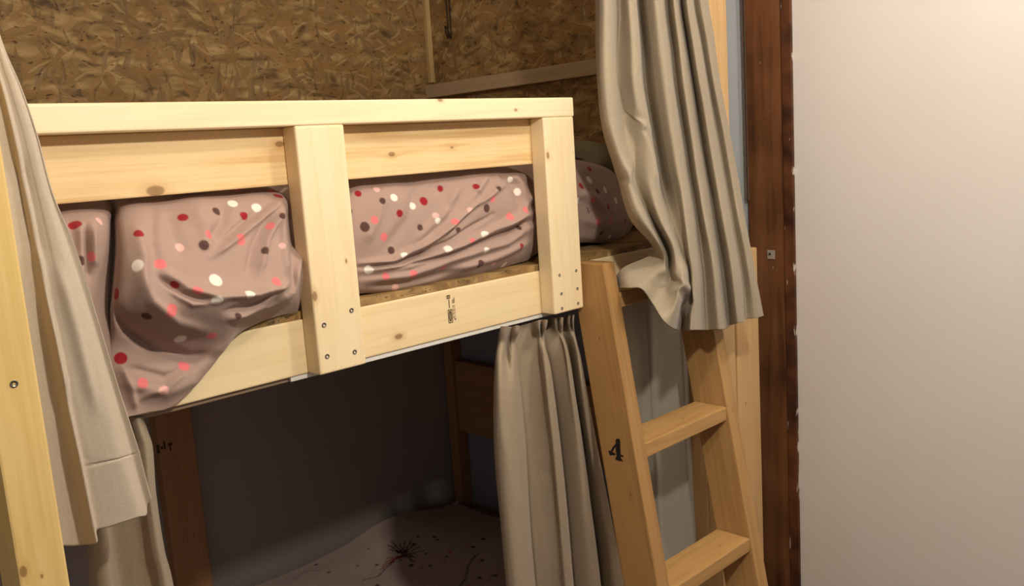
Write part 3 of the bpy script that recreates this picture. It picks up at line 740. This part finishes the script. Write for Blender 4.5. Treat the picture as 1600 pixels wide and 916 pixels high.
dots = [(117, 348, 'r', .0085), (139, 400, 'p', .007), (123, 405, 'b', .007), (158, 343, 'l', .006), (284, 337, 'r', .0075), (218, 361, 'r', .0072), (341, 328, 'b', .0068), (384, 336, 'r', .0066), (365, 315, 'w', .0075), (402, 321, 'w', .0075), (420, 351, 'p', .0072), (443, 334, 'b', .006),
 (281, 384, 'l', .0065), (320, 380, 'b', .0078), (330, 365, 'p', .0065), (379, 377, 'p', .0085), (412, 389, 'b', .0065), (212, 413, 'w', .0085), (252, 411, 'p', .0082), (338, 435, 'w', .0098), (272, 448, 'r', .0066), (312, 455, 'p', .0075), (393, 456, 'w', .0078), (340, 474, 'w', .0082), (272, 485, 'p', .009), (227, 496, 'b', .0072),
 (284, 532, 'w', .0085), (333, 528, 'p', .0075), (190, 557, 'r', .0085), (288, 569, 'p', .0085), (225, 596, 'p', .0075), (260, 612, 'l', .0075), (434, 438, 'p', .008), (178, 460, 'r', .008), (440, 381, 'l', .005), (482, 408, 'p', .006), (374, 491, 'b', .005), (436, 303, 'r', .008),
 (559, 299, 'r', .0062), (590, 293, 'l', .006), (601, 312, 'b', .0062), (617, 306, 'w', .007), (646, 319, 'w', .0066), (664, 312, 'r', .0082), (691, 294, 'r', .0062), (628, 333, 'r', .0068), (743, 288, 'r', .0072), (781, 291, 'b', .0062), (763, 323, 'b', .0082), (572, 352, 'b', .0088), (587, 341, 'p', .0072),
 (603, 372, 'p', .0075), (613, 389, 'b', .0068), (636, 399, 'w', .0072), (659, 354, 'b', .006), (682, 334, 'l', .006), (688, 347, 'w', .006), (713, 343, 'p', .0078), (702, 386, 'w', .0085), (579, 421, 'w', .0085), (604, 429, 'p', .0068), (650, 431, 'p', .0095), (621, 449, 'l', .007), (695, 421, 'p', .0072),
 (754, 416, 'b', .0095), (760, 365, 'w', .009), (742, 375, 'p', .0068), (719, 362, 'b', .006), (798, 336, 'p', .009), (772, 312, 'p', .008), (824, 326, 'p', .008), (811, 298, 'w', .008), (812, 353, 'b', .0065), (819, 387, 'r', .0082), (736, 325, 'l', .0065), (762, 395, 'w', .007), (789, 417, 'w', .008), (774, 415, 'l', .006), (800, 281, 'w', .006), (763, 432, 'b', .004),
 (924, 262, 'r', .0065), (923, 279, 'w', .0095), (911, 289, 'r', .0082), (937, 298, 'b', .0068), (948, 295, 'w', .0085), (953, 321, 'r', .0082), (965, 312, 'w', .0085), (922, 327, 'b', .0082), (938, 348, 'p', .0085), (958, 344, 'p', .0082), (980, 347, 'b', .006), (942, 367, 'b', .0065), (955, 372, 'w', .006), (928, 315, 'p', .008), (906, 312, 'w', .007)]
FD = [([(563, 412), (610, 408), (680, 372), (740, 322), (790, 285)], 5, .012), ([(565, 424), (640, 414), (720, 384), (800, 345), (836, 330)], 6, .012), ([(566, 440), (640, 430), (720, 402), (790, 380), (835, 352)], 6, .010),
      ([(563, 418), (625, 411), (700, 378), (770, 335)], 3.5, -.008), ([(600, 424), (700, 398), (780, 366), (834, 344)], 3.5, -.008), ([(700, 425), (770, 405), (825, 380)], 6, .010), ([(640, 400), (700, 350), (745, 300)], 5, .006), ([(740, 300), (760, 275)], 6, .008),
      ([(668, 285), (690, 300), (700, 330)], 9, -.006), ([(780, 270), (800, 290), (812, 320)], 5, -.008), ([(798, 270), (815, 290), (828, 315)], 5, .008),
      ([(250, 420), (290, 448), (340, 462), (400, 460), (445, 446)], 8, .014), ([(245, 432), (280, 458), (330, 474)], 5, -.006), ([(268, 330), (272, 370), (290, 400)], 14, -.010), ([(330, 400), (370, 370), (420, 330), (440, 312)], 7, .010), ([(340, 385), (380, 350), (415, 325)], 6, -.007),
      ([(180, 480), (200, 515), (240, 545), (300, 560), (340, 556)], 9, -.014), ([(195, 600), (260, 615), (320, 590)], 9, .006), ([(200, 575), (260, 590), (330, 565)], 7, -.006), ([(440, 330), (444, 380), (448, 430)], 5, .008),
      ([(470, 395), (462, 430), (452, 470)], 4, .008), ([(455, 455), (430, 475), (395, 490), (350, 500)], 6, .008), ([(120, 345), (125, 400), (130, 470)], 8, .010),
      ([(205, 345), (222, 400), (215, 470)], 10, .007), ([(300, 322), (318, 352), (322, 395)], 12, .008), ([(355, 318), (348, 350), (330, 372)], 9, -.007), ([(446, 320), (418, 372), (405, 430)], 6, .008), ([(425, 330), (398, 385), (388, 430)], 7, -.007),
      ([(215, 420), (235, 470), (275, 505), (330, 520)], 10, .008), ([(350, 470), (300, 476), (262, 452)], 5, .006), ([(448, 440), (410, 478), (360, 500)], 5, .008), ([(440, 452), (400, 474), (350, 486)], 4, -.007), ([(240, 330), (236, 380), (250, 430)], 9, -.006),
      ([(215, 625), (260, 605), (300, 575)], 6, .005), ([(190, 570), (205, 610), (212, 640)], 6, .006),
      ([(600, 300), (590, 340), (570, 380)], 9, .006), ([(650, 295), (640, 340), (600, 395)], 9, -.006), ([(720, 285), (690, 335), (640, 385)], 7, .007), ([(575, 450), (640, 442), (720, 420)], 5, -.007), ([(830, 300), (815, 335), (780, 360)], 5, .007), ([(760, 300), (735, 335), (690, 372)], 5, -.006), ([(146, 350), (150, 420)], 6, .006), ([(135, 350), (140, 440)], 5, -.008),
      ([(905, 312), (925, 322), (930, 335)], 6, -.010), ([(908, 300), (930, 308), (945, 330)], 6, .006), ([(910, 345), (940, 352)], 8, .004)]
inview = lambda q: (85 < q[0] < 490 and 300 < q[1] < 655) or (545 < q[0] < 850 and 262 < q[1] < 470) or (895 < q[0] < 1000 and 250 < q[1] < 385)
dv = sheet('duvet', D, 1150, 300, M_DUVET, FD, painter(DB, dots, 420, .0075, seen=inview), thick=.0, wr=.007, wscale=17, warp=(.36, .12))
tag(dv, 'crumpled dusty pink duvet with red, white and brown dots spilling over the upper bunk side', 'duvet')

# ================================================================== THINGS AT THE BACK OF THE UPPER BERTH
def blob(name, loc, size, mat, rot=0, seed=1, amp=.12, lvl=4, p=2.6):
    bm = bmesh.new(); bmesh.ops.create_icosphere(bm, subdivisions=lvl, radius=1)
    for v in bm.verts:
        c = v.co.copy(); s = [math.copysign(abs(a)**(2/p), a) for a in c]
        v.co = Vector((s[0]*size[0], s[1]*size[1], s[2]*size[2]))
        v.co += c*amp*min(size)*noise.noise(c*2.2+Vector((seed, 0, 0)))*2
    o = link(name, bm, mat, None, True); o.location = loc; o.rotation_euler = (0, 0, rot); return o
pc = U(896, 252, y=.36)
pil = blob('pillow', (pc.x, .40, pc.z-.004), (.105, .13, .062), plain('pillow_cotton', (146, 134, 106), .9, nz=.1), .2, 4)
tag(pil, 'plain beige pillow behind the corner guard post on the upper bunk', 'pillow')

bm = bmesh.new()
q0 = U(697, -20, x=Xe-.004)
pts = [Vector((Xe-.0035, q0.y+.006, 2.3)), Vector((Xe-.0035, q0.y+.006, 1.90)), Vector((Xe-.0035, U(696, 40, x=Xe-.004).y+.004, U(696, 40, x=Xe-.004).z)), Vector((Xe-.0035, U(699, 44, x=Xe-.004).y, U(699, 44, x=Xe-.004).z)), Vector((Xe-.0035, q0.y-.008, 1.90)), Vector((Xe-.0035, q0.y-.010, 2.3))]
tube_bm(bm, spline(pts, 40), .0018)
tag(link('cable', bm, plain('black_cable', (40, 30, 24), .5), None, True), 'thin dark cable dangling beside the corner batten above the upper bunk', 'cable')

# ================================================================== LOWER BERTH
mt = blob('mattress', (-.05, .60, .283), (1.18, .46, .010), plain('mattress_cloth', (150, 140, 132), .9), 0, 2, .05, 5, 12)
tag(mt, 'thin mattress lying on the lower bunk deck under the flowered duvet', 'mattress')
DB2 = lin((206, 184, 174))
# long grid: back edge along the wall, front edge behind the side board; rows follow y
NC = 24; low = []
for i in range(NC+1):
    x = -1.1+i*(1.16+1.1)/NC
    prof = []
    for k, yy in enumerate((1.10, 1.085, 1.05, .98, .86, .7, .55, .4, .25, .14)):
        z = .316 + .010*math.sin(x*9+yy*6) + .006*math.sin(yy*17-x*4)
        if x > .72: z += .016*math.exp(-((x-.84)/.12)**2)*math.exp(-((yy-.98)/.25)**2)
        if x > .95: z -= .30*(x-.95)**1.0*(.4)
        if k == 0: z = .296
        if k == 9: z = .292
        prof.append(Vector((x, yy, z)))
    low.append(prof)
ldots = [(447+random.Random(5).random()*0, 880, 'b', .004)]
rn = random.Random(11); ldots = []
for _ in range(46):
    x = rn.uniform(430, 780); y = rn.uniform(835, 915)
    ldots.append((x, y, rn.choice('bbbbpl'), rn.uniform(.0035, .0075)))
strokes = [([(566, 904), (590, 898), (602, 886), (622, 868)], .0014, 'b'), ([(718, 914), (728, 900), (732, 880), (742, 866), (750, 862)], .0014, 'b')]
for k in range(15):
    a = math.radians(-170+k*21); L = 22+6*(k % 3); strokes.append(([(630, 864), (630+L*math.cos(a), 858+L*.62*math.sin(a))], .0011, 'b'))
for k in range(4): strokes.append(([(628, 866), (604-k*4, 870+k*6)], .0011, 'r'))
strokes.append(([(458, 895), (460, 902), (475, 890), (500, 888)], .0013, 'b'))
ld = sheet('duvet', low, 560, 300, M_DUVET, (), painter(DB2, ldots, 300, .006, strokes, 9, lambda q: q[0] > 400 and q[1] > 820 and q[0] < 800), thick=0, wr=0)
tag(ld, 'pale duvet with small dots and inked flowers on the lower bunk', 'duvet')
